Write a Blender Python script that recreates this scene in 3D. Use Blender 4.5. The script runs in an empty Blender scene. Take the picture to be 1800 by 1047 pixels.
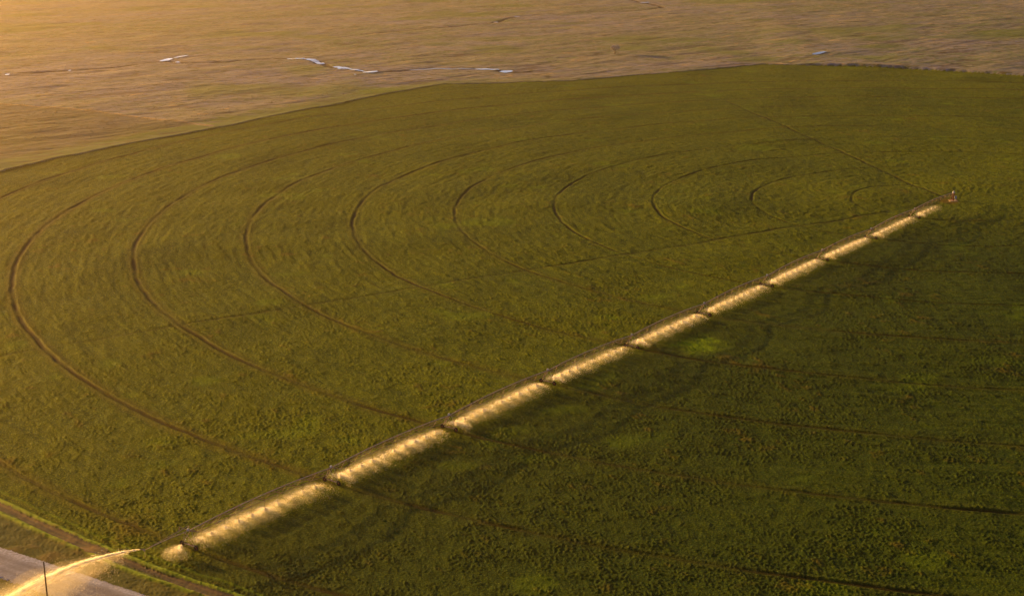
import bpy, math, random
import numpy as np
from mathutils import Vector, Matrix

S = 55.0                                   # length of one irrigation span, metres
PIV = np.array([244.51, 805.92])           # pivot point on the ground
AZ = -2.21905501                           # direction of the arm
DIR = np.array([math.cos(AZ), math.sin(AZ)])
TAN = np.array([-DIR[1], DIR[0]])
scene = bpy.context.scene
col = scene.collection

# ------------------------------------------------------------------ camera
F_PX, PITCH, ROLL, CAM_H = 2615.92, 0.2629548, -0.01914395, 166.2
cam_d = bpy.data.cameras.new("camera")
cam = bpy.data.objects.new("camera", cam_d)
col.objects.link(cam)
cam_d.sensor_width = 36.0
cam_d.lens = F_PX / 1800.0 * 36.0
cam_d.clip_start = 1.0
cam_d.clip_end = 40000.0
_s, _c, _sp, _cp = math.sin(ROLL), math.cos(ROLL), math.sin(PITCH), math.cos(PITCH)
right = Vector((_c, _s * _sp, _s * _cp))
up = Vector((-_s, _c * _sp, _c * _cp))
fwd = Vector((0, _cp, -_sp))
M = Matrix((right, up, -fwd)).transposed().to_4x4()
M.translation = Vector((0, 0, CAM_H))
cam.matrix_world = M
scene.camera = cam

# ------------------------------------------------------------------ sky and sun
SUN_AZ = math.radians(-50)                 # measured from straight ahead (+Y), negative = left
SUN_EL = math.radians(8)
world = bpy.data.worlds.new("World")
scene.world = world
world.use_nodes = True
wn = world.node_tree
bg = wn.nodes["Background"]
sky = wn.nodes.new("ShaderNodeTexSky")
sky.sky_type = 'NISHITA'
sky.sun_disc = False
sky.sun_elevation = SUN_EL
sky.sun_rotation = SUN_AZ
sky.dust_density = 1.6
sky.air_density = 0.3
sky.ozone_density = 0.6
wn.links.new(sky.outputs[0], bg.inputs[0])
bg.inputs[1].default_value = 0.05
sun_d = bpy.data.lights.new("sun", 'SUN')
sun_d.energy = 5.0
sun_d.angle = math.radians(0.6)
sun_d.color = (1.0, 0.47, 0.05)
sun = bpy.data.objects.new("sun", sun_d)
col.objects.link(sun)
to_sun = Vector((math.sin(SUN_AZ) * math.cos(SUN_EL), math.cos(SUN_AZ) * math.cos(SUN_EL), math.sin(SUN_EL)))
sun.rotation_euler = to_sun.to_track_quat('Z', 'Y').to_euler()
scene.view_settings.view_transform = 'Standard'
scene.view_settings.look = 'None'
scene.view_settings.gamma = 1.0
scene.view_settings.exposure = 1.4
scene.cycles.use_denoising = True
scene.cycles.max_bounces = 4
scene.cycles.diffuse_bounces = 2
scene.cycles.glossy_bounces = 2
scene.cycles.transmission_bounces = 3
scene.cycles.volume_bounces = 0
scene.cycles.caustics_reflective = False
scene.cycles.caustics_refractive = False

# ------------------------------------------------------------------ helpers
def tag(o, label=None, cat=None, group=None, kind=None):
    if label: o["label"] = label
    if cat: o["category"] = cat
    if group: o["group"] = group
    if kind: o["kind"] = kind
    return o

def mesh_obj(name, V, F, mats, parent=None, mat_idx=None, smooth=False, attrs=None):
    """V (n,3) array, F (m,k) array of equal-size polygons"""
    V = np.asarray(V, dtype=np.float32); F = np.asarray(F, dtype=np.int32)
    me = bpy.data.meshes.new(name)
    me.vertices.add(len(V)); me.vertices.foreach_set("co", V.ravel())
    k = F.shape[1]
    me.loops.add(F.size); me.loops.foreach_set("vertex_index", F.ravel())
    me.polygons.add(len(F)); me.polygons.foreach_set("loop_start", np.arange(0, F.size, k, dtype=np.int32))
    if not isinstance(mats, (list, tuple)): mats = [mats]
    for m in mats: me.materials.append(m)
    if mat_idx is not None: me.polygons.foreach_set("material_index", np.asarray(mat_idx, dtype=np.int32))
    me.update(calc_edges=True)
    me.polygons.foreach_set("use_smooth", np.full(len(F), smooth, dtype=bool))
    if attrs:
        for an, av in attrs.items():
            a = me.attributes.new(an, 'FLOAT', 'POINT'); a.data.foreach_set("value", np.asarray(av, dtype=np.float32))
    o = bpy.data.objects.new(name, me); col.objects.link(o)
    if parent is not None: o.parent = parent
    return o

def empty(name, loc=(0, 0, 0), parent=None):
    o = bpy.data.objects.new(name, None); col.objects.link(o); o.location = loc
    o.empty_display_size = 1
    if parent is not None: o.parent = parent
    return o

class MB:
    """collects boxes, tubes and lathes as one mesh with material slots"""
    def __init__(s): s.v = []; s.f = []; s.m = []; s.n = 0
    def add(s, V, F, m=0):
        for q in F: s.f.append([i + s.n for i in q]); s.m.append(m)
        s.v += [tuple(p) for p in V]; s.n += len(V)
    def box(s, c, d, m=0, ax=None):
        c = np.array(c, float); ax = np.eye(3) if ax is None else np.array(ax, float)
        V = [c + ax[0] * d[0] / 2 * i + ax[1] * d[1] / 2 * j + ax[2] * d[2] / 2 * k for i in (-1, 1) for j in (-1, 1) for k in (-1, 1)]
        s.add(V, [(0, 1, 3, 2), (4, 6, 7, 5), (0, 4, 5, 1), (2, 3, 7, 6), (0, 2, 6, 4), (1, 5, 7, 3)], m)
    def tube(s, pts, r, n=8, m=0, cap=True):
        pts = [np.array(p, float) for p in pts]
        rr = r if isinstance(r, (list, tuple)) else [r] * len(pts)
        rings = []
        for i, p in enumerate(pts):
            d = pts[min(i + 1, len(pts) - 1)] - pts[max(i - 1, 0)]; d /= np.linalg.norm(d) + 1e-9
            u = np.cross(d, (0, 0, 1)) if abs(d[2]) < .95 else np.cross(d, (0, 1, 0))
            u /= np.linalg.norm(u); w = np.cross(d, u)
            rings.append([p + rr[i] * (math.cos(t) * u + math.sin(t) * w) for t in [2 * math.pi * k / n for k in range(n)]])
        V = [q for R_ in rings for q in R_]; F = []
        for i in range(len(pts) - 1):
            for k in range(n):
                F.append((i * n + k, i * n + (k + 1) % n, (i + 1) * n + (k + 1) % n, (i + 1) * n + k))
        if cap: F.append(tuple(range(n))[::-1]); F.append(tuple((len(pts) - 1) * n + k for k in range(n)))
        s.add(V, F, m)
    def build(s, name, mats, parent=None, smooth=False):
        me = bpy.data.meshes.new(name); me.from_pydata(s.v, [], s.f)
        for mm in (mats if isinstance(mats, (list, tuple)) else [mats]): me.materials.append(mm)
        me.polygons.foreach_set("material_index", s.m)
        me.polygons.foreach_set("use_smooth", [smooth] * len(s.f))
        me.update()
        o = bpy.data.objects.new(name, me); col.objects.link(o)
        if parent is not None: o.parent = parent
        return o

def fft_noise(n, cell, l0, l1, seed, aniso=1.0):
    """periodic band-limited noise, wavelengths l0..l1 metres, unit variance"""
    rg = np.random.default_rng(seed)
    f = np.fft.rfft2(rg.standard_normal((n, n)).astype(np.float32))
    ky = np.fft.fftfreq(n, cell)[:, None]; kx = np.fft.rfftfreq(n, cell)[None, :] * aniso
    k = np.sqrt(kx * kx + ky * ky) + 1e-9
    lam = 1 / k
    w = np.exp(-(np.maximum(0, np.log(l0 / lam)) / .25) ** 2 - (np.maximum(0, np.log(lam / l1)) / .3) ** 2) * lam
    w[0, 0] = 0
    a = np.fft.irfft2(f * w, s=(n, n)).astype(np.float32)
    return a / a.std()

def sample(a, cell, x, y):
    n = a.shape[0]
    u = x / cell; v = y / cell
    i = np.floor(u).astype(np.int64); j = np.floor(v).astype(np.int64)
    fu = (u - i).astype(np.float32); fv = (v - j).astype(np.float32)
    i0 = i % n; i1 = (i + 1) % n; j0 = j % n; j1 = (j + 1) % n
    return (a[j0, i0] * (1 - fu) + a[j0, i1] * fu) * (1 - fv) + (a[j1, i0] * (1 - fu) + a[j1, i1] * fu) * fv

def sstep(a, b, x):
    t = np.clip((x - a) / (b - a), 0, 1); return t * t * (3 - 2 * t)

def seg_dist(x, y, pts):
    """distance to a polyline and the fraction along it"""
    best = np.full(x.shape, 1e9, np.float32)
    for (x0, y0), (x1, y1) in zip(pts[:-1], pts[1:]):
        dx, dy = x1 - x0, y1 - y0; L2 = dx * dx + dy * dy
        t = np.clip(((x - x0) * dx + (y - y0) * dy) / L2, 0, 1)
        best = np.minimum(best, np.hypot(x - x0 - t * dx, y - y0 - t * dy))
    return best

# ------------------------------------------------------------------ materials
def new_mat(name):
    m = bpy.data.materials.new(name); m.use_nodes = True
    return m, m.node_tree, m.node_tree.nodes["Principled BSDF"]

def N(nt, t, **kw):
    n = nt.nodes.new(t)
    for k, v in kw.items():
        if k == 'inp':
            for kk, vv in v.items(): n.inputs[kk].default_value = vv
        else: setattr(n, k, v)
    return n

def attr(nt, name): return N(nt, "ShaderNodeAttribute", attribute_name=name).outputs["Fac"]

def mixc(nt, fac, a, b):
    n = N(nt, "ShaderNodeMix", data_type='RGBA')
    for sock, val in ((n.inputs[0], fac), (n.inputs[6], a), (n.inputs[7], b)):
        if isinstance(val, (int, float)): sock.default_value = val
        elif isinstance(val, tuple): sock.default_value = (*val, 1)
        else: nt.links.new(val, sock)
    return n.outputs[2]

def maprange(nt, v, a, b, c=0.0, d=1.0):
    n = N(nt, "ShaderNodeMapRange"); nt.links.new(v, n.inputs[0])
    for i, x in enumerate((a, b, c, d)): n.inputs[i + 1].default_value = x
    return n.outputs[0]

def noise(nt, scale, detail=2.0, rough=.5, stretch=None):
    tc = N(nt, "ShaderNodeTexCoord")
    n = N(nt, "ShaderNodeTexNoise", inp={"Scale": scale, "Detail": detail, "Roughness": rough})
    if stretch:
        mp = N(nt, "ShaderNodeMapping"); mp.inputs["Scale"].default_value = stretch
        nt.links.new(tc.outputs["Object"], mp.inputs[0]); nt.links.new(mp.outputs[0], n.inputs["Vector"])
    else: nt.links.new(tc.outputs["Object"], n.inputs["Vector"])
    return n.outputs[0]

def bump(nt, bs, h, strength, dist):
    b = N(nt, "ShaderNodeBump", inp={"Strength": strength, "Distance": dist})
    nt.links.new(h, b.inputs["Height"]); nt.links.new(b.outputs[0], bs.inputs["Normal"])

# crop
m_crop, nt, bs = new_mat("crop_leaves")
c = mixc(nt, attr(nt, "tone"), (0.034, 0.070, 0.0036), (0.094, 0.132, 0.0036))
c = mixc(nt, maprange(nt, noise(nt, 1.5, 3, .65), .5, .62), c, (0.160, 0.220, 0.0080))
c = mixc(nt, attr(nt, "wet"), c, (0.012, 0.040, 0.0075))
c = mixc(nt, attr(nt, "dry"), c, (0.130, 0.105, 0.016))
c = mixc(nt, attr(nt, "lush"), c, (0.165, 0.290, 0.004))
c = mixc(nt, attr(nt, "soil"), c, (0.028, 0.024, 0.008))
nt.links.new(c, bs.inputs["Base Color"])
bs.inputs["Roughness"].default_value = .75
bs.inputs["Specular IOR Level"].default_value = .03
bump(nt, bs, noise(nt, 2.2, 3, .65), 1.0, .25)
# meadow beside the track
m_verge, nt, bs = new_mat("verge_grass")
c = mixc(nt, attr(nt, "tone"), (0.026, 0.058, 0.004), (0.075, 0.090, 0.005))
c = mixc(nt, attr(nt, "lush"), c, (0.20, 0.32, 0.004))
c = mixc(nt, attr(nt, "dry"), c, (0.150, 0.095, 0.022))
nt.links.new(c, bs.inputs["Base Color"]); bs.inputs["Roughness"].default_value = .8
bs.inputs["Specular IOR Level"].default_value = .2
bump(nt, bs, noise(nt, 3, 3, .6), .5, .1)
# open range
m_range, nt, bs = new_mat("range_grass")
c = mixc(nt, attr(nt, "tone"), (0.105, 0.185, 0.035), (0.270, 0.275, 0.190))
c = mixc(nt, attr(nt, "pink"), c, (0.235, 0.245, 0.42))
c = mixc(nt, attr(nt, "dry"), c, (0.50, 0.36, 0.15))
c = mixc(nt, maprange(nt, noise(nt, .22, 4, .7), .44, .58), c, (0.25, 0.25, 0.24))
c = mixc(nt, maprange(nt, noise(nt, .14, 5, .7, (.5, 1, 1)), .52, .62), c, (0.085, 0.095, 0.040))
c = mixc(nt, attr(nt, "lush"), c, (0.110, 0.190, 0.010))
c = mixc(nt, attr(nt, "soil"), c, (0.04, 0.026, 0.015))
nt.links.new(c, bs.inputs["Base Color"]); bs.inputs["Roughness"].default_value = .85
bs.inputs["Specular IOR Level"].default_value = .15
bump(nt, bs, noise(nt, .4, 4, .65), .3, .4)
# soil track
m_soil, nt, bs = new_mat("bare_soil")
c = mixc(nt, attr(nt, "tone"), (0.009, 0.011, 0.022), (0.022, 0.024, 0.042))
c = mixc(nt, attr(nt, "lush"), c, (0.06, 0.06, 0.012))
c = mixc(nt, attr(nt, "dry"), c, (0.26, 0.17, 0.07))
nt.links.new(c, bs.inputs["Base Color"]); bs.inputs["Roughness"].default_value = .9
bump(nt, bs, noise(nt, 2, 4, .6), .5, .15)
# gravel road
m_road, nt, bs = new_mat("gravel")
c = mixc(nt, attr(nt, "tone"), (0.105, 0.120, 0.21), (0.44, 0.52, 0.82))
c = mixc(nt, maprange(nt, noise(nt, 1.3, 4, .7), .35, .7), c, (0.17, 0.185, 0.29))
nt.links.new(c, bs.inputs["Base Color"]); bs.inputs["Roughness"].default_value = .85
bump(nt, bs, noise(nt, 4, 4, .6), .4, .06)
# water
m_water, nt, bs = new_mat("stream_water")
bs.inputs["Base Color"].default_value = (0.85, 0.85, 0.85, 1); bs.inputs["Roughness"].default_value = .06; bs.inputs["Metallic"].default_value = 1.0
bs.inputs["IOR"].default_value = 1.33; bs.inputs["Specular IOR Level"].default_value = .9
bump(nt, bs, noise(nt, .6, 2, .5), .15, .1)

def simple(name, rgb, rough=.6, metal=0.0, var=.25, scale=3.0):
    m, nt, bs = new_mat(name)
    dark = tuple(x * (1 - var) for x in rgb)
    nt.links.new(mixc(nt, noise(nt, scale, 4, .6), dark, tuple(min(1, x * (1 + var)) for x in rgb)), bs.inputs["Base Color"])
    bs.inputs["Roughness"].default_value = rough; bs.inputs["Metallic"].default_value = metal
    return m
m_steel = simple("galvanised_steel", (0.60, 0.44, 0.38), .5, .1)
m_truss = simple("weathered_steel", (0.36, 0.22, 0.17), .6, .1)
m_rust = simple("rust_red_paint", (0.30, 0.075, 0.035), .7)
m_tyre = simple("tyre_rubber", (0.025, 0.022, 0.02), .9)
m_white = simple("white_enamel", (0.78, 0.77, 0.74), .35, 0, .06)
m_blue = simple("pale_blue_enamel", (0.42, 0.60, 0.80), .35, 0, .08)
m_hose = simple("black_hose", (0.06, 0.04, 0.03), .7)
m_wood = simple("creosoted_wood", (0.075, 0.045, 0.028), .85)
m_bark = simple("grey_bark", (0.17, 0.12, 0.09), .9)
m_twig = simple("bare_twigs", (0.55, 0.56, 0.62), .9)
m_glass = simple("glazed_insulator", (0.55, 0.6, 0.6), .2)
m_conc = simple("concrete_pad", (0.40, 0.33, 0.25), .9)

def mist_mat(name, dens):
    m = bpy.data.materials.new(name); m.use_nodes = True; nt = m.node_tree; nt.nodes.clear()
    ho = N(nt, "ShaderNodeOutputMaterial"); hv = N(nt, "ShaderNodeVolumePrincipled")
    hv.inputs["Color"].default_value = (1, .98, .95, 1); hv.inputs["Density"].default_value = dens; hv.inputs["Anisotropy"].default_value = 0.55
    nt.links.new(hv.outputs[0], ho.inputs["Volume"]); return m
m_mist = mist_mat("fine_mist", .015)
m_mist_gun = mist_mat("drifting_mist", .015)
m_mist_gun2 = mist_mat("drifting_mist_middle", .022)
m_mist_gun3 = mist_mat("drifting_mist_heart", .022)
m_mist_thin = mist_mat("thin_mist", .012)

# water drops, lit through as well as on their near side
m_drop = bpy.data.materials.new("water_drops"); m_drop.use_nodes = True
nt = m_drop.node_tree; nt.nodes.clear()
o_ = N(nt, "ShaderNodeOutputMaterial"); mx = N(nt, "ShaderNodeMixShader")
d_ = N(nt, "ShaderNodeBsdfDiffuse", inp={"Color": (.93, .93, .93, 1)}); t_ = N(nt, "ShaderNodeBsdfTranslucent", inp={"Color": (.95, .95, .95, 1)})
mx.inputs[0].default_value = .8
nt.links.new(d_.outputs[0], mx.inputs[1]); nt.links.new(t_.outputs[0], mx.inputs[2]); nt.links.new(mx.outputs[0], o_.inputs[0])

# ------------------------------------------------------------------ land
NA = fft_noise(2048, .25, 0.7, 1.8, 1)          # plants
NB = fft_noise(1024, 1.0, 4.0, 16.0, 2, 1.0)    # waves of growth
NB2 = fft_noise(1024, 1.0, 5.0, 26.0, 12, .45)
NC = fft_noise(1024, 4.0, 60.0, 260.0, 3)       # gentle swells
ND = fft_noise(1024, 3.0, 20.0, 120.0, 4)       # patches
NE = fft_noise(1024, 8.0, 90.0, 700.0, 5)       # large patches
NF = fft_noise(1024, 2.0, 8.0, 60.0, 6)
rg1 = np.random.default_rng(7)
k1 = np.convolve(rg1.standard_normal(1600), np.exp(-np.linspace(-2, 2, 5) ** 2), 'same').astype(np.float32); k1 /= k1.std()

B_TH = np.array([-180, -150, -140, -133, -123, -90, 0, 40, 60, 67.8, 82, 89, 96.8, 108, 112.5, 117.6, 130, 137, 144, 158.5, 164.4, 180])
B_R = np.array([10.75, 10.35, 10.28, 10.235, 10.235, 10.3, 10.3, 10.5, 10.6, 10.79, 11.98, 12.59, 11.66, 11.1, 11.43, 11.85, 10.91, 10.62, 10.36, 10.63, 10.85, 10.75]) * S
ROAD_P, ROAD_D = np.array([-139.0, 370.0]), np.array([47.0, -31.0]) / math.hypot(47, 31)
ROAD_N = np.array([-ROAD_D[1], ROAD_D[0]]) * -1  # towards the camera side
if ROAD_N[1] > 0: ROAD_N = -ROAD_N
FALLOW = [(-700, 1490), (-444, 1301), (-349, 1245), (-230, 1143)]

def px_ground(u, v):
    x = (u - 900) / F_PX; y = -(v - 523.5) / F_PX
    x, y = _c * x - _s * y, _s * x + _c * y
    d = (x, _cp + y * _sp, -_sp + y * _cp)
    t = CAM_H / -d[2]
    return (d[0] * t, d[1] * t)
STREAMS = [
    [(-60, 136), (0, 131), (60, 128), (120, 124), (200, 118), (270, 110), (292, 108), (330, 111), (400, 110), (450, 105), (507, 103.5), (545, 105), (566, 112), (590, 119), (625, 122), (650, 128), (690, 125), (760, 121), (830, 120.5), (862, 122), (892, 126), (930, 126)],
    [(640, 60), (760, 50), (868, 41), (890, 34), (912, 29), (960, 25), (1060, 21), (1130, 17), (1166, 13), (1150, 8), (1125, 4), (1080, -8)]]
STREAMS = [[px_ground(*p) for p in L] for L in STREAMS]
WATERS = [  # stretches of the stream that hold open water: image-traced banks turned into ground positions
    ([(282, 108), (292, 106.5), (300, 103.5)], 9), ([(304, 109.8), (316, 109.8)], 9), ([(306, 102.5), (330, 98)], 3.5), ([(505, 103.8), (530, 104.2), (548, 106), (560, 110)], 8), ([(560, 110), (566, 112)], 8),
    ([(587, 117), (598, 119), (615, 121.5)], 9), ([(594, 121), (600, 121)], 9), ([(615, 122), (640, 124.5)], 5), ([(643, 127.5), (651, 128.5), (660, 129)], 14), ([(622, 133.5), (627, 133.5)], 4), ([(720, 123), (780, 121.5), (835, 121.8)], 3), ([(835, 121.8), (878, 122.6)], 8), ([(880, 126), (900, 126.3)], 17),
    ([(868, 41), (874, 40.5)], 10), ([(908, 30.5), (913, 29.8)], 12), ([(1130, 5), (1136, 5.5)], 14), ([(1431, 100.5), (1441, 98.5), (1450, 97)], 8), ([(10, 132.5), (16, 132.5)], 8), ([(118, 124.3), (124, 124.2)], 8)]
LINES = [[(1540, 115), (1600, 100), (1650, 89), (1720, 76), (1820, 64)], [(330, 97), (400, 85), (470, 72)], [(900, 127), (960, 134), (1010, 143)], [(1380, 118), (1405, 110), (1431, 101)]]
LINES = [[px_ground(*p) for p in L] for L in LINES]

def land(x, y):
    """height, region and the surface attributes at ground positions"""
    dx = x - PIV[0]; dy = y - PIV[1]; R = np.hypot(dx, dy); th = np.degrees(np.arctan2(dy, dx))
    rb = np.interp(th, B_TH, B_R)
    e = R - rb                                     # > 0 outside the field
    side = (x - ROAD_P[0]) * ROAD_N[0] + (y - ROAD_P[1]) * ROAD_N[1]   # > 0 from the far road edge towards the camera
    near = (th > -150) & (th < -95)
    na = sample(NA, .25, x, y); na2 = sample(NA, .37, y + 31, x - 77)
    nb = sample(NB, 1.0, x, y) ; nb2 = sample(NB2, 1.0, x * .9 + y * .43, y * .9 - x * .43)
    nc = sample(NC, 4.0, x, y); nd = sample(ND, 3.0, x, y); ne = sample(NE, 8.0, x, y); nf = sample(NF, 2.0, x, y)
    c36, s36 = .81, .59
    ns = sample(NF, 2.0, (x * c36 + y * s36) / 4.5 + 300, (-x * s36 + y * c36) / 1.1); ns2 = sample(NF, 2.0, (x * c36 + y * s36) / 1.8 - 500, (-x * s36 + y * c36) / .6 + 90)
    pol = sample(NB, 1.0, R * 1.1, np.radians(th) * 95 + 200); pol2 = sample(NB, 1.0, R * 1.9 + 55, np.radians(th) * 140)
    conc = np.interp(R, np.arange(1600) * .9, k1) * (.6 + .4 * np.tanh(nd))
    e = e + nf * .5 * (e > -3) * (~near)
    fld = e < 0
    # wheel ruts, one ring per drive tower
    rut = np.zeros_like(R); band = np.zeros_like(R)
    wob = nf * .5; rim = np.zeros_like(R)
    for n in range(1, 11):
        d = np.abs(R - n * S + wob * .4)
        a = .68 + .32 * np.tanh(sample(ND, 3.0, x + 40 * n, y - 90 * n) * 1.4)
        a = np.clip(a, .4, 1)
        if n in (1, 5, 7): a = a * .8
        wd = .8 + .04 * n
        rim = np.maximum(rim, a * np.exp(-((d - wd * 1.5) / .5) ** 2))
        rut = np.maximum(rut, a * (1 - sstep(wd * .45, wd * 1.15, d)))
        if n >= 5:
            left = ((th > 45) | (th < -127.2))
            band = np.maximum(band, (1 - sstep(1.5, 5.0, np.abs(d + .2 * nf))) * np.where(left, {5: .18, 6: .22, 7: .3, 8: .34, 9: .5, 10: .35}[n], .12))  # tan strip of shorter crop; on the far arcs, crop-ridge shade painted as colour
    # radial tracks where the arm was parked
    for az, r0, r1, ww in ((98.6, 8, 7.84 * S, 1.1), (-149.7, 10, 10.2 * S, 1.2)):
        ca, sa = math.cos(math.radians(az)), math.sin(math.radians(az))
        al = dx * ca + dy * sa; ac = np.abs(-dx * sa + dy * ca + nf * .4)
        rut = np.maximum(rut, ((.62 + .2 * np.tanh(nd)) * np.clip(1.15 - al / (10.5 * S) * (.75 if az < 0 else .3), 0, 1)) * (1 - sstep(ww * .5, ww * 1.5, ac)) * ((al > r0) & (al < r1)))
    pad = (1 - sstep(3.0, 6.5, np.hypot(dx + 3, (dy + 1.0) * .7)))
    behind = ((th > -127.1) & (th < 60))
    wet = np.where(behind, .64 * sstep(0, 14, (np.abs(th + 127.1)) * R * .01745), 0) * (1 - sstep(-5, 60, th)) * sstep(5, 120, R)
    wet = np.clip(wet + .05 * nd * (wet > 0), 0, 1)
    # farm track along the field edge
    t_in, t_out = 1.2, 4.5
    edge_n = nf * .35 + na2 * .12
    trk = near & (e + edge_n > t_in) & (e - edge_n < t_out)
    reg = np.where(fld, 0, 1).astype(np.int8)      # 0 field 1 range 2 verge 3 soil track 4 road
    road_w = 12.5
    nearside = near & (e >= 0)
    reg[nearside] = 2
    reg[trk] = 3
    reg[near & (side > 0 + na2 * .12) & (side < road_w + na2 * .3) & (e > 8)] = 4
    # heights
    coarse = .35 + .65 * sstep(-.9, 1.1, nd * .6 + nb2 * .6)
    clump = (np.maximum(na, -.6) * .09 + na2 * .025) * coarse
    h_f = (clump * 1.15 + nb * .03 + nb2 * .05 + pol * .05 + pol2 * .025 + conc * .03) * (1 - .85 * rut) * (1 - .35 * band) - .34 * rut + .07 * rim
    h_v = na * .035 + nb * .05
    h_r = na * .04 + nb * .03 + nf * .02 + nd * .08 + ns * .14 + ns2 * .05
    tall1 = np.exp(-((e - .4 + .15 * nf) / .75) ** 2) * near          # taller grass on both sides of the track
    tall2 = np.exp(-((e - 5.3 + .25 * nf) / .8) ** 2) * near
    tall3 = np.exp(-((e + 3.2 + .3 * nf) / .6) ** 2) * near * .35
    tall = np.maximum(np.maximum(tall1, tall2), tall3)
    h = np.where(reg == 0, h_f, np.where(reg == 1, h_r * sstep(0, 40, e), h_v))
    h = h + tall * .45
    h = np.where(reg == 3, na * .02 + nb * .03 + nf * .03 - .22 * sstep(1.0, 2.4, e) * (1 - sstep(3.9, 4.8, e)) + tall * .35, h)
    h = np.where(reg == 4, .12 + nf * .02 - .05 * np.cos(np.clip(side, 0, road_w) / road_w * 14), h)
    far = (th > 90) | (th < -150) | (th > 45)
    farb = far & (~near)
    h = h + np.exp(-((e - 1.2) / 1.6) ** 2) * .7 * farb               # turf bank round the field
    bank = (th > 40) & (th < 88.5)
    bk = np.where(bank, sstep(40, 60, th) * (1 - sstep(84, 88.5, th)), 0)
    h = h + bk * 2.6 * sstep(-2, 4, e)
    h = h + nc * np.where(fld, .34, .3) * sstep(60, 300, np.hypot(x + 110, y - 360))
    # surface attributes
    tone = np.clip(.58 + .13 * nd + .10 * nb2 + .12 * pol + .10 * pol2 + .10 * ne + .14 * conc, 0, 1)
    dry = np.clip((nb2 * .45 + nf * .4 + nd * .3 - .95) * .55, 0, .5) + band * .6
    soil = np.clip(rut * .8 + band * .22, 0, 1)  # band also carries the far-side ridge shade into soil and dry tones
    dry = np.maximum(dry, pad * .9) * (1 - rut * .5)
    pxl, pyl = 113.0, 584.0
    lush = np.exp(-(((x - LP[0] + nf * 2.2) / 6.5) ** 2 + ((y - LP[1] + nb * 2.0) / 10) ** 2)) * (1.15 + .3 * na) + np.clip((sample(ND, 3.0, y, x) - 1.5) * .35, 0, .28) * (1 - .4 * wet)
    pink = np.zeros_like(x)
    # open range
    m = reg == 1
    lw = np.clip(1 - e / 400, 0, 1)
    midl = np.exp(-((y - 1380) / 330.0) ** 2)
    t_r = np.clip(.42 + .22 * ne + .22 * nd + .14 * nf + .24 * ns + .14 * ns2 + .2 * midl * (x < 150) - .15 * sstep(100, 500, x), 0, 1)
    p_r = np.clip(.18 + .55 * midl * sstep(250, -250, x) + .25 * sample(NE, 8.0, y, x) + .1 * nf - .25 * ns, 0, .95)
    fall = np.zeros_like(x); path = np.zeros_like(x)
    fx = np.interp(y, [p[1] for p in FALLOW][::-1], [p[0] for p in FALLOW][::-1])
    fall = ((x < fx) & (y < 1490) & (y > 900) & (th > 120)) * sstep(22, 30, e + nf * 2)
    dpath = seg_dist(x, y, FALLOW)
    path = (1 - sstep(2.0, 5.0, dpath)) * m
    d_r = np.clip((nf * .2 + ns2 * .5 + sample(NF, 2.0, y * .5, x) * .5 + nd * .3 - .75) * .7, 0, .85) * (1 - .75 * fall)
    vergef = (1 - sstep(20, 46, e + nf * 4)) * sstep(100, 125, th) + (1 - sstep(20, 46, e + nf * 4)) * (th < -150)
    l_r = np.clip(vergef * .75 + fall * .1 + np.clip((sample(NE, 8.0, -y, x) - .6) * .5, 0, .6), 0, 1)
    chan = np.zeros_like(x)
    for L in STREAMS:
        ds = seg_dist(x, y, L)
        chan = np.maximum(chan, 1 - sstep(1.8, 5.5, ds + nf * 1.2))
    for L in LINES:
        ds = seg_dist(x, y, L)
        chan = np.maximum(chan, .35 * (1 - sstep(1.5, 6.0, ds + nf)))
    chan = chan * m
    h = h - chan * .8
    tone = np.where(m, np.clip(t_r - .25 * fall, 0, 1), tone)
    pink = np.where(m, np.where(fall > .5, p_r * .6, p_r), 0)
    dry = np.where(m, np.maximum(d_r * (1 - fall * .6), path), dry)
    lush = np.where(m, l_r * (1 - path), lush)
    soil = np.where(m, np.maximum(np.maximum(chan * .85, fall * .5), np.clip(-ns * .5 - ns2 * .25 - .45, 0, .55) * (1 - .6 * sstep(1600, 2400, y))), soil)
    wet = np.where(reg == 0, wet, 0)
    # near verge
    v = reg == 2
    tone = np.where(v, np.clip(.45 + .3 * nd + .2 * nf, 0, 1), tone)
    lush = np.where(v | (near & (e > -5)), np.clip(tall * 1.1, 0, 1), lush)
    dry = np.where(v, np.clip(nf * .3 + nb * .2 - .1, 0, .5), dry)
    # track and road
    q = reg == 3
    mid = np.exp(-((e - 3.5 + .3 * nf) / .55) ** 2)
    tone = np.where(q, np.clip(.35 + .2 * nf + .15 * na, 0, 1), tone)
    lush = np.where(q, np.clip(mid * .5 + tall * .5 + .15 * nf, 0, 1), lush)
    dry = np.where(q, np.clip(np.clip(nf - .9, 0, 1) * .8 * (e > 1) + np.exp(-((e - 1.9) / .5) ** 2) * .35, 0, 1), dry)
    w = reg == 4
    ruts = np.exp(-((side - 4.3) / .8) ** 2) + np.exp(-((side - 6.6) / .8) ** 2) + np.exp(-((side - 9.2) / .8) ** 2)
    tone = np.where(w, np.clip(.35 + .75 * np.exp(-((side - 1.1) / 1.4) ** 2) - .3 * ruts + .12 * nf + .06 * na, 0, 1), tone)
    for a in (tone, dry, lush, pink, soil, wet): np.clip(a, 0, 1, out=a)
    return h, reg, dict(tone=tone, dry=dry, lush=lush, pink=pink, soil=soil, wet=wet)
LP = px_ground(1232, 603)

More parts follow.
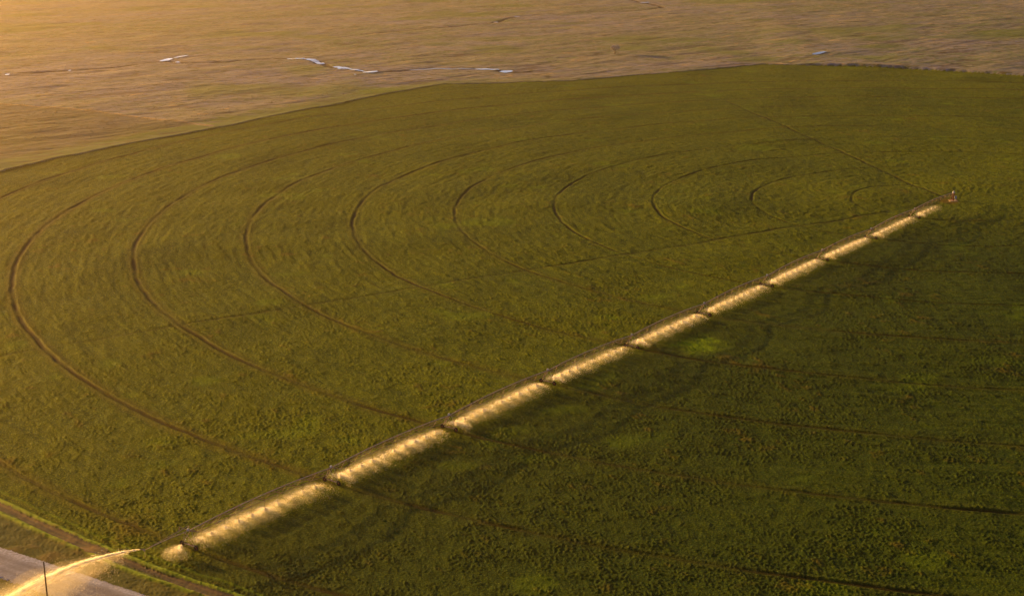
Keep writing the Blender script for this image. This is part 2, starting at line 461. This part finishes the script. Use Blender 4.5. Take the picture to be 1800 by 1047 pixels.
def rows():
    r = [60.0, 110, 160, 205, 240, 262]
    r = r[:-1] + [262]
    x = 262.0
    out = r[:]
    while x < 1560: x *= 1.00125; out.append(x)
    while x < 3400: x *= 1.0028; out.append(x)
    while x < 11500: x *= 1.03; out.append(x)
    return np.array(out)
def cols():
    f = np.linspace(-23.5, 24.5, 1230)
    l = -23.5 - np.cumsum(np.geomspace(.06, 4.2, 40)); l = l[l > -74]
    rr = 24.5 + np.cumsum(np.geomspace(.06, 4.2, 40)); rr = rr[rr < 74]
    return np.radians(np.concatenate([l[::-1], f, rr]))
rr_, cc_ = rows(), cols()
X = (rr_[:, None] * np.sin(cc_)[None, :]).astype(np.float64); Y = (rr_[:, None] * np.cos(cc_)[None, :]).astype(np.float64)
nr, ncl = X.shape
H, REG, AT = land(X.ravel(), Y.ravel())
XYZ = np.stack([X.ravel(), Y.ravel(), H], 1).astype(np.float32)
idx = np.arange(nr * ncl, dtype=np.int32).reshape(nr, ncl)
Q = np.stack([idx[:-1, :-1], idx[:-1, 1:], idx[1:, 1:], idx[1:, :-1]], -1).reshape(-1, 4)[:, ::-1]
qr = REG[Q[:, 0]]
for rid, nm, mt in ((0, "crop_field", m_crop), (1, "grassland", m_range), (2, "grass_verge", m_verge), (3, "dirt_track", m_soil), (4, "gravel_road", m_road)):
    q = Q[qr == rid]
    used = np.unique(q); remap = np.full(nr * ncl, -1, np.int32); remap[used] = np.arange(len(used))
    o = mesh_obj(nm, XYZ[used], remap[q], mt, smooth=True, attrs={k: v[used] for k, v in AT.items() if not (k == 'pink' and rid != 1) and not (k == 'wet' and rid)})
    tag(o, kind="structure")
del X, Y, XYZ, Q, REG, AT, H

# the rest of the plain, behind and beside the camera
mbp = []
V = []; Fp = []
ang = np.radians(np.linspace(73.2, 286.8, 60))
for rad in (1.0, 11500.0):
    for a in ang: V.append((rad * math.sin(a), rad * math.cos(a), -.6))
for i in range(59): Fp.append((i, 60 + i, 61 + i, i + 1))
o = mesh_obj("ground", V, np.array(Fp)[:, ::-1], m_range); tag(o, kind="structure")

# low tufts of dry grass and scrub scattered over the open range
rt_ = np.random.default_rng(21)
n = 90000
tr_ = 1150 + 2100 * rt_.random(n) ** 1.3; ta = np.radians(rt_.uniform(-25, 26, n))
tx_, ty_ = tr_ * np.sin(ta), tr_ * np.cos(ta)
th_, tg_, tat = land(tx_, ty_)
keep = (tg_ == 1) & (np.hypot(tx_ - PIV[0], ty_ - PIV[1]) > 10.9 * S) & (sample(NF, 2.0, tx_, ty_) + rt_.normal(0, .8, n) > .2)
tx_, ty_, th_ = tx_[keep], ty_[keep], th_[keep]; n = len(tx_)
sz = rt_.uniform(.3, .75, n); hz_ = sz * rt_.uniform(.3, .6, n)
o6 = np.array([(1, 0, .2), (.1, 1, .25), (-1, .1, .15), (0, -1, .2), (.1, .05, 1), (0, 0, -.4)])
rot = rt_.uniform(0, 6.28, n)
vx = o6[None, :, 0] * sz[:, None]; vy = o6[None, :, 1] * sz[:, None] * .8
V = np.stack([tx_[:, None] + vx * np.cos(rot)[:, None] - vy * np.sin(rot)[:, None], ty_[:, None] + vx * np.sin(rot)[:, None] + vy * np.cos(rot)[:, None], th_[:, None] + o6[None, :, 2] * hz_[:, None]], -1).reshape(-1, 3)
f8 = np.array([(0, 1, 4), (1, 2, 4), (2, 3, 4), (3, 0, 4), (1, 0, 5), (2, 1, 5), (3, 2, 5), (0, 3, 5)])
F = (f8[None] + 6 * np.arange(n)[:, None, None]).reshape(-1, 3)
m_tuft = simple("dry_tufts", (0.22, 0.24, 0.14), .9, 0, .5, .05)
tag(mesh_obj("grass_tufts", V, F, m_tuft), "low dry tufts and scrub dotted over the far open grassland", "grass", None, "stuff")

# open water of the streams
rw = np.random.default_rng(3)
wv = []; wf = []
for L, wd in WATERS:
    P_ = [np.array(px_ground(*p)) for p in L]
    pts = []
    for a, b in zip(P_[:-1], P_[1:]):
        k = max(2, int(np.linalg.norm(b - a) / 3)); pts += [a + (b - a) * t for t in np.linspace(0, 1, k, endpoint=False)]
    pts.append(P_[-1]); n0 = len(wv)
    for i, p in enumerate(pts):
        d = pts[min(i + 1, len(pts) - 1)] - pts[max(i - 1, 0)]; d /= np.linalg.norm(d) + 1e-9
        n_ = np.array([-d[1], d[0]]); t = i / (len(pts) - 1)
        w_ = 1.05 * wd * (math.sin(math.pi * min(1, max(.06, t * .9 + .05))) ** .4) * (.75 + .5 * rw.random())
        for sgn in (-1, 1): q = p + n_ * sgn * w_ * .5; wv.append((q[0], q[1], 0))
    for i in range(len(pts) - 1): wf.append((n0 + 2 * i, n0 + 2 * i + 2, n0 + 2 * i + 3, n0 + 2 * i + 1))
wv = np.array(wv)
hh = land(wv[:, 0].copy(), wv[:, 1].copy())[0]
wv[:, 2] = hh + .5
for i in range(0, len(wv), 2): wv[i:i + 2, 2] = wv[i:i + 2, 2].max()
o = mesh_obj("stream_water", wv, wf, m_water); tag(o, kind="structure")

def ground_h(x, y):
    return float(land(np.array([float(x)]), np.array([float(y)]))[0][0])
def smooth_h(x, y):
    x = np.array([x + i * 3 for i in (-2, -1, 0, 1, 2) for j in range(5)], float); y = np.array([y + j * 3 for i in range(5) for j in (-2, -1, 0, 1, 2)], float)
    return float(land(x, y)[0].mean())

# ------------------------------------------------------------------ centre pivot irrigator
def arm(r, t=0.0, z=0.0):            # position: r along the arm, t across it, z up - local to the pivot
    return (DIR[0] * r + TAN[0] * t, DIR[1] * r + TAN[1] * t, z)
AX = np.array([[DIR[0], DIR[1], 0], [TAN[0], TAN[1], 0], [0, 0, 1]])
PZ = smooth_h(*PIV)
root = empty("centre_pivot_irrigator", (PIV[0], PIV[1], PZ))
tag(root, "long centre pivot irrigator with ten arched spans on wheeled towers crossing the green field", "irrigator")
PIPE = 4.7
tz = [smooth_h(*(PIV + DIR * S * n)) - PZ for n in range(11)]   # ground under each tower, from the pivot's
def zt(n): return PIPE + (tz[n] if n > 0 else -.1)
def pipe_z(n, f): return zt(n) * (1 - f) + zt(n + 1) * f + .95 * 4 * f * (1 - f)

# pivot structure
mb = MB()
for sx in (-1, 1):
    for sy in (-1, 1):
        mb.tube([(sx * 1.7, sy * 1.7, 0), (sx * .35, sy * .35, 4.3)], .07, 6)
for z, w in ((1.0, 1.38), (2.6, .87)):
    cs = [(-w, -w, z), (w, -w, z), (w, w, z), (-w, w, z)]
    for i in range(4): mb.tube([cs[i], cs[(i + 1) % 4]], .05, 5)
pt = mb.build("pivot_tower", m_rust, root)
mb = MB(); mb.tube([(0, 0, 0), (0, 0, 4.0), (0, 0, 4.55)], [.34, .34, .42], 12); mb.build("riser_pipe", m_rust, pt, True)
mb = MB(); mb.tube([(0, 0, 4.45), (0, 0, 4.7), (0, 0, 5.7)], [.85, .75, .08], 10); mb.build("cap", m_white, pt)
mb = MB(); mb.box((1.15, -.2, 1.9), (1.1, .7, 1.5)); mb.box((1.15, -.57, 1.9), (.9, .04, 1.25)); mb.tube([(1.15, 0, 0), (1.15, 0, 1.2)], .08, 6)
mb.build("control_box", m_blue, pt)
mb = MB(); mb.box((0, 0, .06), (4.4, 4.4, .24)); mb.build("concrete_base", m_conc, pt)

def build_span(n):
    mb = MB()
    K = 18
    fs = [i / K for i in range(K + 1)]
    a0, a1 = (n * S + (.0 if n else .3)), (n + 1) * S
    pos = lambda f: a0 + (a1 - a0) * f
    mb.tube([arm(pos(f), 0, pipe_z(n, f)) for f in fs], .15, 8)
    pipe = mb.build("span_pipe", m_steel, root, True)
    tr = MB()
    J = 9
    fj = [(i + .5) / J for i in range(J)]
    drop = lambda f: 1.35
    for sd in (-1, 1):
        low = [arm(pos(f), sd * .95, pipe_z(n, f) - drop(f)) for f in fj]
        tr.tube([arm(pos(.012), 0, pipe_z(n, .01) - .1)] + low + [arm(pos(.988), 0, pipe_z(n, .99) - .1)], .07, 5)
        for i, f in enumerate(fj):
            for g in (i / J, (i + 1) / J):
                tr.tube([low[i], arm(pos(g), 0, pipe_z(n, g) - .05)], .055, 4)
    for f in fj:
        tr.tube([arm(pos(f), -.95, pipe_z(n, f) - 1.35), arm(pos(f), .95, pipe_z(n, f) - 1.35)], .04, 4)
    tr.build("truss", m_truss, pipe)
    return pipe
NOZ = 11
def hose_mb(mb, n, i):
    f = (i + .5) / NOZ
    r = (n + f) * S; z = pipe_z(n, f); gz = tz[n] * (1 - f) + tz[n + 1] * f
    mb.tube([arm(r, 0, z + .1), arm(r, .22, z + .28), arm(r, .42, z), arm(r, .42, gz + 2.0)], .035, 5)
    mb.tube([arm(r, .42, gz + 2.05), arm(r, .42, gz + 1.8)], [.05, .1], 6)
    return r, gz + 1.8
nozzles = {}
stuff_hose = MB()
for n in range(10):
    sp = build_span(n)
    nozzles[n] = []
    for i in range(NOZ):
        if n >= 1:
            mb = MB(); nz = hose_mb(mb, n, i)
            if n == 1 and i < NOZ - 1: hose_mb(stuff_hose, n, i)
            else: mb.build("drop_hose", m_hose, sp)
        else: nz = hose_mb(stuff_hose, n, i)
        nozzles[n].append(nz)
tag(stuff_hose.build("drop_hoses", m_hose, root), kind="stuff")

def wheel_mb(t, z0, r):
    mb = MB(); R0, w = .72, .40
    prof = [(R0 * .55, -w / 2), (R0 * .93, -w / 2), (R0, -w * .3), (R0, w * .3), (R0 * .93, w / 2), (R0 * .55, w / 2)]
    K = 20; V = []; F = []
    c0 = np.array(arm(r, t, z0 + R0 - .12))
    for k in range(K):
        a = 2 * math.pi * k / K
        for (rad, off) in prof:
            V.append(c0 + AX[1] * rad * math.cos(a) + AX[2] * rad * math.sin(a) + AX[0] * off)
    P_ = len(prof)
    for k in range(K):
        for j in range(P_):
            F.append((k * P_ + j, k * P_ + (j + 1) % P_, ((k + 1) % K) * P_ + (j + 1) % P_, ((k + 1) % K) * P_ + j))
    mb.add(V, F, 0)
    for k in range(24):                      # tread lugs
        a = 2 * math.pi * k / 24; rad_ = AX[1] * math.cos(a) + AX[2] * math.sin(a); tg = -AX[1] * math.sin(a) + AX[2] * math.cos(a)
        mb.box(c0 + rad_ * (R0 + .02), (.36, .07, .07), 0, [AX[0], tg, rad_])
    hub = [c0 - AX[0] * .06, c0 + AX[0] * .06]
    V = []; F = []
    for off in (-.05, .05):
        for k in range(K):
            a = 2 * math.pi * k / K; V.append(c0 + AX[1] * .4 * math.cos(a) + AX[2] * .4 * math.sin(a) + AX[0] * off)
    F = [tuple(range(K)), tuple(range(2 * K - 1, K - 1, -1))] + [(k, (k + 1) % K, K + (k + 1) % K, K + k) for k in range(K)]
    mb.add(V, F, 1); mb.tube([c0 - AX[0] * .22, c0 + AX[0] * .22], .11, 8, 1)
    return mb
WB = 2.85
for n in range(1, 11):
    r = n * S; g = tz[n]
    gl = [ground_h(*(PIV + DIR * r + TAN * t)) - PZ for t in (-WB, WB)]
    mb = MB(); mb.tube([arm(r, -WB, gl[0] + .78), arm(r, WB, gl[1] + .78)], .1, 8)
    mb.tube([arm(r, -.3, g + .85), arm(r, .3, g + .85)], .2, 8)
    tw = mb.build("drive_tower", m_steel, root)
    mb2 = MB(); mb2.tube([arm(r, -WB + .3, gl[0] + .95), arm(r, WB - .3, gl[1] + .95)], .05, 6); mb2.build("drive_shaft", m_rust, tw)
    for t in (-1, 1):
        gg = gl[0] if t < 0 else gl[1]
        for sd in (-1, 1):
            mb = MB(); mb.tube([arm(r + sd * 1.1, t * .12, zt(n) - .1), arm(r + sd * .12, t * (WB - .35), gg + .82)], .06, 6); mb.build("leg", m_steel, tw)
        wheel_mb(t * WB, gg, r).build("wheel", [m_tyre, m_rust], tw)
        mb = MB(); mb.tube([arm(r - .62, t * 1.45, (zt(n) + gg) / 2 + .4), arm(r + .62, t * 1.45, (zt(n) + gg) / 2 + .4)], .04, 5); mb.build("brace", m_steel, tw)
    mb = MB(); mb.box(arm(r, 0, zt(n) + .42), (.55, .45, .6), 0, AX); mb.build("tower_box", m_white, tw)

# overhang and end gun
L_OV = 15.0; r10 = 10 * S
mb = MB(); ov = [(r10 + L_OV * f, zt(10) + .25 * math.sin(math.pi * f)) for f in (0, .2, .4, .6, .8, 1)]
mb.tube([arm(r, 0, z) for r, z in ov], [.115, .11, .1, .1, .09, .09], 8)
oh = mb.build("overhang_pipe", m_steel, root, True)
mb = MB()
for sd in (-1, 1):
    mb.tube([arm(r10 - .3, 0, zt(10) + 1.5), arm(r10 + 7, sd * .1, ov[2][1] + .12)], .03, 4)
    mb.tube([arm(r10 - .3, 0, zt(10) + 1.5), arm(r10 + 13, sd * .1, ov[4][1] + .12)], .03, 4)
    mb.tube([arm(r10 - .3, sd * .5, zt(10)), arm(r10 - .3, 0, zt(10) + 1.5)], .05, 5)
mb.build("cable_stay", m_steel, oh)
mb = MB(); mb.tube([arm(r10 + .2, 0, zt(10) + .3), arm(r10 + .9, -2.3, zt(10) + 1.0)], .06, 6); mb.tube([arm(r10 + .9, -2.3, zt(10) + 1.0), arm(r10 + 1.1, -2.3, zt(10) - .1)], .05, 6)
mb.build("outrigger_arm", m_steel, oh)
mb = MB(); gz0 = ov[-1][1]
mb.tube([arm(r10 + L_OV, 0, gz0), arm(r10 + L_OV, 0, gz0 + .5)], .1, 8); mb.tube([arm(r10 + L_OV - .2, 0, gz0 + .42), arm(r10 + L_OV + 1.3, 0, gz0 + .8)], [.1, .05], 8)
mb.box(arm(r10 + L_OV + .1, .3, gz0 + .3), (.3, .5, .3), 0, AX)
mb.tube([arm(r10 + L_OV - .4, 0, gz0), arm(r10 + L_OV - .4, 0, gz0 - 1.9)], .05, 6)
mb.build("end_gun", m_steel, oh)

# ------------------------------------------------------------------ spray
rs = np.random.default_rng(11)
def streaks(P0, D, L, W, rgen):
    """thin quads along D"""
    n = len(P0); D = D / (np.linalg.norm(D, axis=1, keepdims=True) + 1e-9)
    rnd = rgen.standard_normal((n, 3)); U = np.cross(D, rnd); U /= np.linalg.norm(U, axis=1, keepdims=True) + 1e-9
    a = P0 - D * L[:, None] / 2; b = P0 + D * L[:, None] / 2; u = U * W[:, None] / 2
    V = np.stack([a - u, a + u, b + u, b - u], 1).reshape(-1, 3)
    return V, np.arange(4 * n).reshape(-1, 4)
WIND = np.array([0.77, -0.64]) * .4
def plume(cx, cy, cz, gz, Rt, n, a0=0.0, a1=2 * math.pi, dens=1.0):
    n = int(n * dens)
    sk = rs.normal(0, .5, 2); az = rs.uniform(a0, a1, n); t = rs.random(n) ** 2.1
    Rr = Rt * rs.normal(1, .14, n)
    rad = Rr * t; z = cz + .55 * t - (cz - gz + .45) * t ** 2.2
    z = gz + (z - gz) * (.35 + .65 * rs.random(n) ** .6)
    jz = rs.normal(0, .10 + .28 * t); jr = rs.normal(0, .12, n) * (1 + 2 * t)
    x = cx + np.cos(az) * rad + jr + (WIND[0] * 1.6 + sk[0]) * t; y = cy + np.sin(az) * rad + rs.normal(0, .12, n) * (1 + 2 * t) + (WIND[1] * 1.6 + sk[1]) * t
    P0 = np.stack([x, y, np.maximum(z + jz, gz + .05)], 1)
    D = np.stack([np.cos(az), np.sin(az), .3 - 2.0 * t], 1)
    return streaks(P0, D, rs.uniform(.06, .30, n), rs.uniform(.010, .028, n) * (1 - .25 * t), rs)
def merge(parts):
    V = []; F = []; k = 0
    for v, f in parts: V.append(v); F.append(f + k); k += len(v)
    return np.concatenate(V), np.concatenate(F)
def loft(centres, frames, n=20):
    """closed tube through centres with (half side vector, half up vector) per station"""
    V = []; F4 = []
    for c, (a, b) in zip(centres, frames):
        for k in range(n):
            t = 2 * math.pi * k / n; V.append(np.array(c) + np.array(a) * math.cos(t) + np.array(b) * math.sin(t))
    m_ = len(centres)
    for i in range(m_ - 1):
        for k in range(n): F4.append((i * n + k, i * n + (k + 1) % n, (i + 1) * n + (k + 1) % n, (i + 1) * n + k))
    return V, F4 + [tuple(range(n))[::-1], tuple((m_ - 1) * n + k for k in range(n))]
def blob(mb, c, R_, h_, m=0):
    st = [(-math.cos(math.pi * i / 10)) for i in range(11)]
    cs = []; fr = []
    for q in st:
        w = max(.02, math.sqrt(max(0, 1 - q * q)))
        cs.append((c[0] + DIR[0] * R_ * q, c[1] + DIR[1] * R_ * q, c[2])); fr.append(((TAN[0] * R_ * w, TAN[1] * R_ * w, 0), (0, 0, h_ * w)))
    V, F = loft(cs, fr, 16); mb.add(V, F, m)
ang0 = math.atan2(DIR[1], DIR[0])
names = ["thin spray mist under the innermost span beside the rust red pivot", "spray mist under the second span out from the rust red pivot", "spray mist under the third span out from the rust red pivot",
         "spray mist under the fourth span out from the rust red pivot", "spray mist under the fifth span out from the pivot, mid arm", "spray mist under the fifth span in from the end gun, mid arm",
         "golden spray mist under the fourth span in from the end gun", "golden spray mist under the third span in from the end gun", "golden spray mist under the second span in from the end gun",
         "golden spray mist under the outermost full span, nearest the road"]
for n in range(10):
    parts = []
    for i, (r, z) in enumerate(nozzles[n]):
        if n == 0 and i < 5: continue
        if i == 0 and n > 0: continue
        cx, cy = PIV + DIR * r + TAN * .42
        gz = PZ + z - 1.8
        dn = rs.uniform(.3, 1.5) * (.45 + .055 * n) * (.35 if n == 0 else (.6 if n == 1 else 1.0))
        Rt = 3.7 + .16 * n
        if i == NOZ - 1: parts.append(plume(cx, cy, PZ + z, gz, Rt * rs.uniform(.85, 1.2), 9000, ang0 + math.pi / 2 - .3, ang0 + 3 * math.pi / 2 + .3, dn * .8))
        else: parts.append(plume(cx, cy, PZ + z, gz, Rt * rs.uniform(.85, 1.2), 9000, 0, 2 * math.pi, dn))
    if n > 0:                                  # part-circle sprayer just outside the tower nearer the pivot
        r = n * S - 0.0; g = tz[n] + PZ
        cx, cy = PIV + DIR * (r - 2.0) + TAN * 1.2
        parts.append(plume(cx, cy, g + 2.6, g, 4.2, 3000, ang0 + math.pi * .62, ang0 + math.pi * 1.0))
    V, F = merge(parts)
    o = mesh_obj("water_spray", V, F, m_drop)
    mm = MB(); i0 = (5 if n == 0 else 1); cs = []; fr = []
    ra, rb_ = nozzles[n][i0][0] - 3.2, nozzles[n][-1][0] + 3.0
    ph = rs.uniform(0, 6, 4)
    for i in range(61):
        f = i / 60; r = ra + (rb_ - ra) * f; w = max(.02, (1 - abs(2 * f - 1) ** 3.5)) ** .5
        lump = 1 + .16 * math.sin(r * .9 + ph[0]) + .10 * math.sin(r * .37 + ph[1]) + .06 * math.sin(r * 1.9 + ph[2])
        zc = PZ + tz[n] + (tz[n + 1] - tz[n]) * (r - n * S) / S
        off = .9 + .5 * math.sin(r * .23 + ph[3])
        cs.append((PIV[0] + DIR[0] * r + TAN[0] * off, PIV[1] + DIR[1] * r + TAN[1] * off, zc + 1.35))
        hw = (3.6 + .18 * n) * w * lump; hh_ = 2.0 * w * lump
        fr.append(((TAN[0] * hw, TAN[1] * hw, 0), (0, 0, hh_)))
    V, F = loft(cs, fr); mm.add(V, F, 0)
    mm.build("mist", m_mist if n > 0 else m_mist_thin, o)
    tag(o, names[n], "spray", "spray under the spans of the irrigator", "stuff")
r = 10 * S + 3.6; cx, cy = PIV + DIR * r + TAN * 1.2; g = PZ + tz[10]
V, F = plume(cx, cy, g + 2.3, g, 5.2, 6000, ang0 - 1.3, ang0 + 1.3)
o = mesh_obj("water_spray", V, F, m_drop); mm = MB()
blob(mm, (cx + DIR[0] * 2.2, cy + DIR[1] * 2.2, g + 1.0), 4.0, 1.5); mm.build("mist", m_mist, o)
tag(o, "low fan of spray mist falling beyond the last wheeled tower, under the overhang", "spray", None, "stuff")

# jet of the end gun
rj = np.random.default_rng(5)
JO = PIV + DIR * (r10 + L_OV + 1.3); JZ = PZ + gz0 + .8
def jet_z(s): return JZ + .27 * s - .0055 * s * s
n = 17000
s_ = 62 * rj.random(n) ** .8
s_ = s_ + .10 * np.sin(s_ * 1.7)
wide = np.where(rj.random(n) < .7, 1.0, 2.2)
lat = rj.normal(0, 1, n) * (.04 + .013 * s_) * wide; ver = rj.normal(0, 1, n) * (.04 + .011 * s_) * wide - (wide > 2) * .02 * s_
P0 = np.stack([JO[0] + DIR[0] * s_ + TAN[0] * lat, JO[1] + DIR[1] * s_ + TAN[1] * lat, jet_z(s_) + ver], 1)
ok = P0[:, 2] > .1; P0 = P0[ok]; s_ = s_[ok]
D = np.stack([np.full(len(s_), DIR[0]), np.full(len(s_), DIR[1]), .27 - .011 * s_], 1)
V1 = streaks(P0, D, rj.uniform(.3, 1.3, len(s_)), rj.uniform(.015, .04, len(s_)), rj)
V, F = V1
tag(mesh_obj("water_jet", V, F, m_drop), "bright arching water jet shot from the end gun across the road", "water jet", None, "stuff")
n = 18000
s_ = 3 + 62 * rj.random(n) ** .75
fl = rj.random(n) ** 1.3 * np.clip((s_ - 2) / 16, .05, 1)                        # share of the fall to the ground
lat = rj.normal(0, 1, n) * (.5 + .13 * s_) * (1 + .5 * fl) + 1.5 * fl
zz = jet_z(s_) * (1 - fl) + rj.normal(0, .4 + .02 * s_, n)
P0 = np.stack([JO[0] + DIR[0] * s_ + TAN[0] * lat, JO[1] + DIR[1] * s_ + TAN[1] * lat, zz], 1); P0 = P0[zz > .15]
D = np.stack([np.full(len(P0), DIR[0] * .5), np.full(len(P0), DIR[1] * .5), np.full(len(P0), -1.0)], 1) + rj.normal(0, .2, (len(P0), 3))
V, F = streaks(P0, D, rj.uniform(.08, .35, len(P0)), rj.uniform(.008, .02, len(P0)), rj)
mm = MB()
for (s0, s1, kw, mi) in ((1.0, 68, 1.0, 0), (1.8, 66, .72, 1), (2.6, 64, .46, 2)):
    cs = []; fr = []
    for i in range(40):
        f = i / 39; q = s0 + (s1 - s0) * f; w = kw * max(.02, 1 - abs(2 * f - 1) ** 3) ** .5; zj = max(.8, jet_z(q))
        dr = zj * .5 * (1 - math.exp(-q / 14)); zc = zj - dr + .3; hv_ = (dr + .4 + .03 * q) * w; hw = (.6 + .22 * q) * w * (1 + .16 * math.sin(q * .7 + mi * 2) + .1 * math.sin(q * .31 + mi)); off = -.06 * q
        cs.append((JO[0] + DIR[0] * q + TAN[0] * off, JO[1] + DIR[1] * q + TAN[1] * off, zc)); fr.append(((TAN[0] * hw, TAN[1] * hw, 0), (0, 0, hv_)))
    V_, F_ = loft(cs, fr); mm.add(V_, F_, mi)
tag(mesh_obj("spray_mist", V, F, m_drop), "soft orange mist drifting down below the end gun's jet over road and verge", "spray", None, "stuff")
mm.build("mist", [m_mist_gun, m_mist_gun2, m_mist_gun3], bpy.data.objects["spray_mist"])

# ------------------------------------------------------------------ utility pole
px_, py_ = -113.6, 328.9
gz = ground_h(px_, py_)
up_ = empty("utility_pole", (px_, py_, gz)); tag(up_, "bare dark wooden utility pole standing beside the gravel road in front of the jet", "pole")
mb = MB(); mb.tube([(0, 0, -.3), (0, 0, 6), (.03, 0, 14.4)], [.24, .2, .15], 12); mb.build("shaft", m_wood, up_, True)
mb = MB(); mb.tube([(.03, 0, 14.38), (.03, 0, 14.52), (.03, 0, 14.7)], [.05, .07, .03], 8); mb.build("insulator", m_glass, up_)

# ------------------------------------------------------------------ lone tree
rt = random.Random(4)
tx, ty = px_ground(1081, 95)
tg = smooth_h(tx, ty)
tree = empty("bare_tree", (tx, ty, tg)); tag(tree, "lone grey round-crowned tree standing far off on the open grassland", "tree")
mb = MB(); mb.tube([(0, 0, -.5), (.1, 0, 1.6), (0, .1, 3.4)], [.62, .45, .36], 8)
tips = []
def grow(p, d, L, r, lev):
    q = p + d * L
    mb.tube([tuple(p), tuple((p + q) / 2 + Vector((rt.uniform(-.1, .1), rt.uniform(-.1, .1), .05)) * L * .5), tuple(q)], [r, r * .8, r * .6], 5)
    if lev >= 2: tips.append(q)
    if lev < 5:
        for _ in range(3 if lev < 4 else 2):
            nd_ = (d + Vector((rt.gauss(0, .55), rt.gauss(0, .55), rt.gauss(.05, .35)))).normalized()
            grow(q, nd_, L * rt.uniform(.62, .82), r * .58, lev + 1)
for k in range(7):
    a = k * .9 + rt.random(); grow(Vector((0, .1, 3.2)), Vector((math.cos(a) * .8, math.sin(a) * .8, rt.uniform(.35, 1.1))).normalized(), 2.5, .26, 1)
mb.build("trunk", m_bark, tree, True)
pts = np.array([tuple(t) for t in tips]); rr2 = np.random.default_rng(9)
pi_ = pts[rr2.integers(0, len(pts), 5000)] + rr2.normal(0, .35, (5000, 3))
g_ = rr2.normal(0, 1, (2600, 3)); g_ /= np.linalg.norm(g_, axis=1, keepdims=True); g_ = g_ * rr2.random((2600, 1)) ** .45 * [5.4, 5.4, 3.3] + [0, 0, 6.1]
pi_[:2600] = g_
V, F = streaks(pi_, rr2.normal(0, 1, (5000, 3)) + [0, 0, .6], rr2.uniform(.25, .6, 5000), rr2.uniform(.05, .12, 5000), rr2)
mesh_obj("crown", V, F, m_twig, tree)

# ------------------------------------------------------------------ haze
m_haze = bpy.data.materials.new("haze"); m_haze.use_nodes = True
nt = m_haze.node_tree; nt.nodes.clear()
ho = N(nt, "ShaderNodeOutputMaterial"); hv = N(nt, "ShaderNodeVolumePrincipled")
hv.inputs["Color"].default_value = (0.98, 0.80, 0.50, 1)
hv.inputs["Density"].default_value = 0.000048
hv.inputs["Anisotropy"].default_value = 0.75
nt.links.new(hv.outputs[0], ho.inputs["Volume"])
mb = MB(); mb.box((0, 0, 85), (23400, 23400, 184)); hz = mb.build("haze", m_haze); tag(hz, kind="stuff")
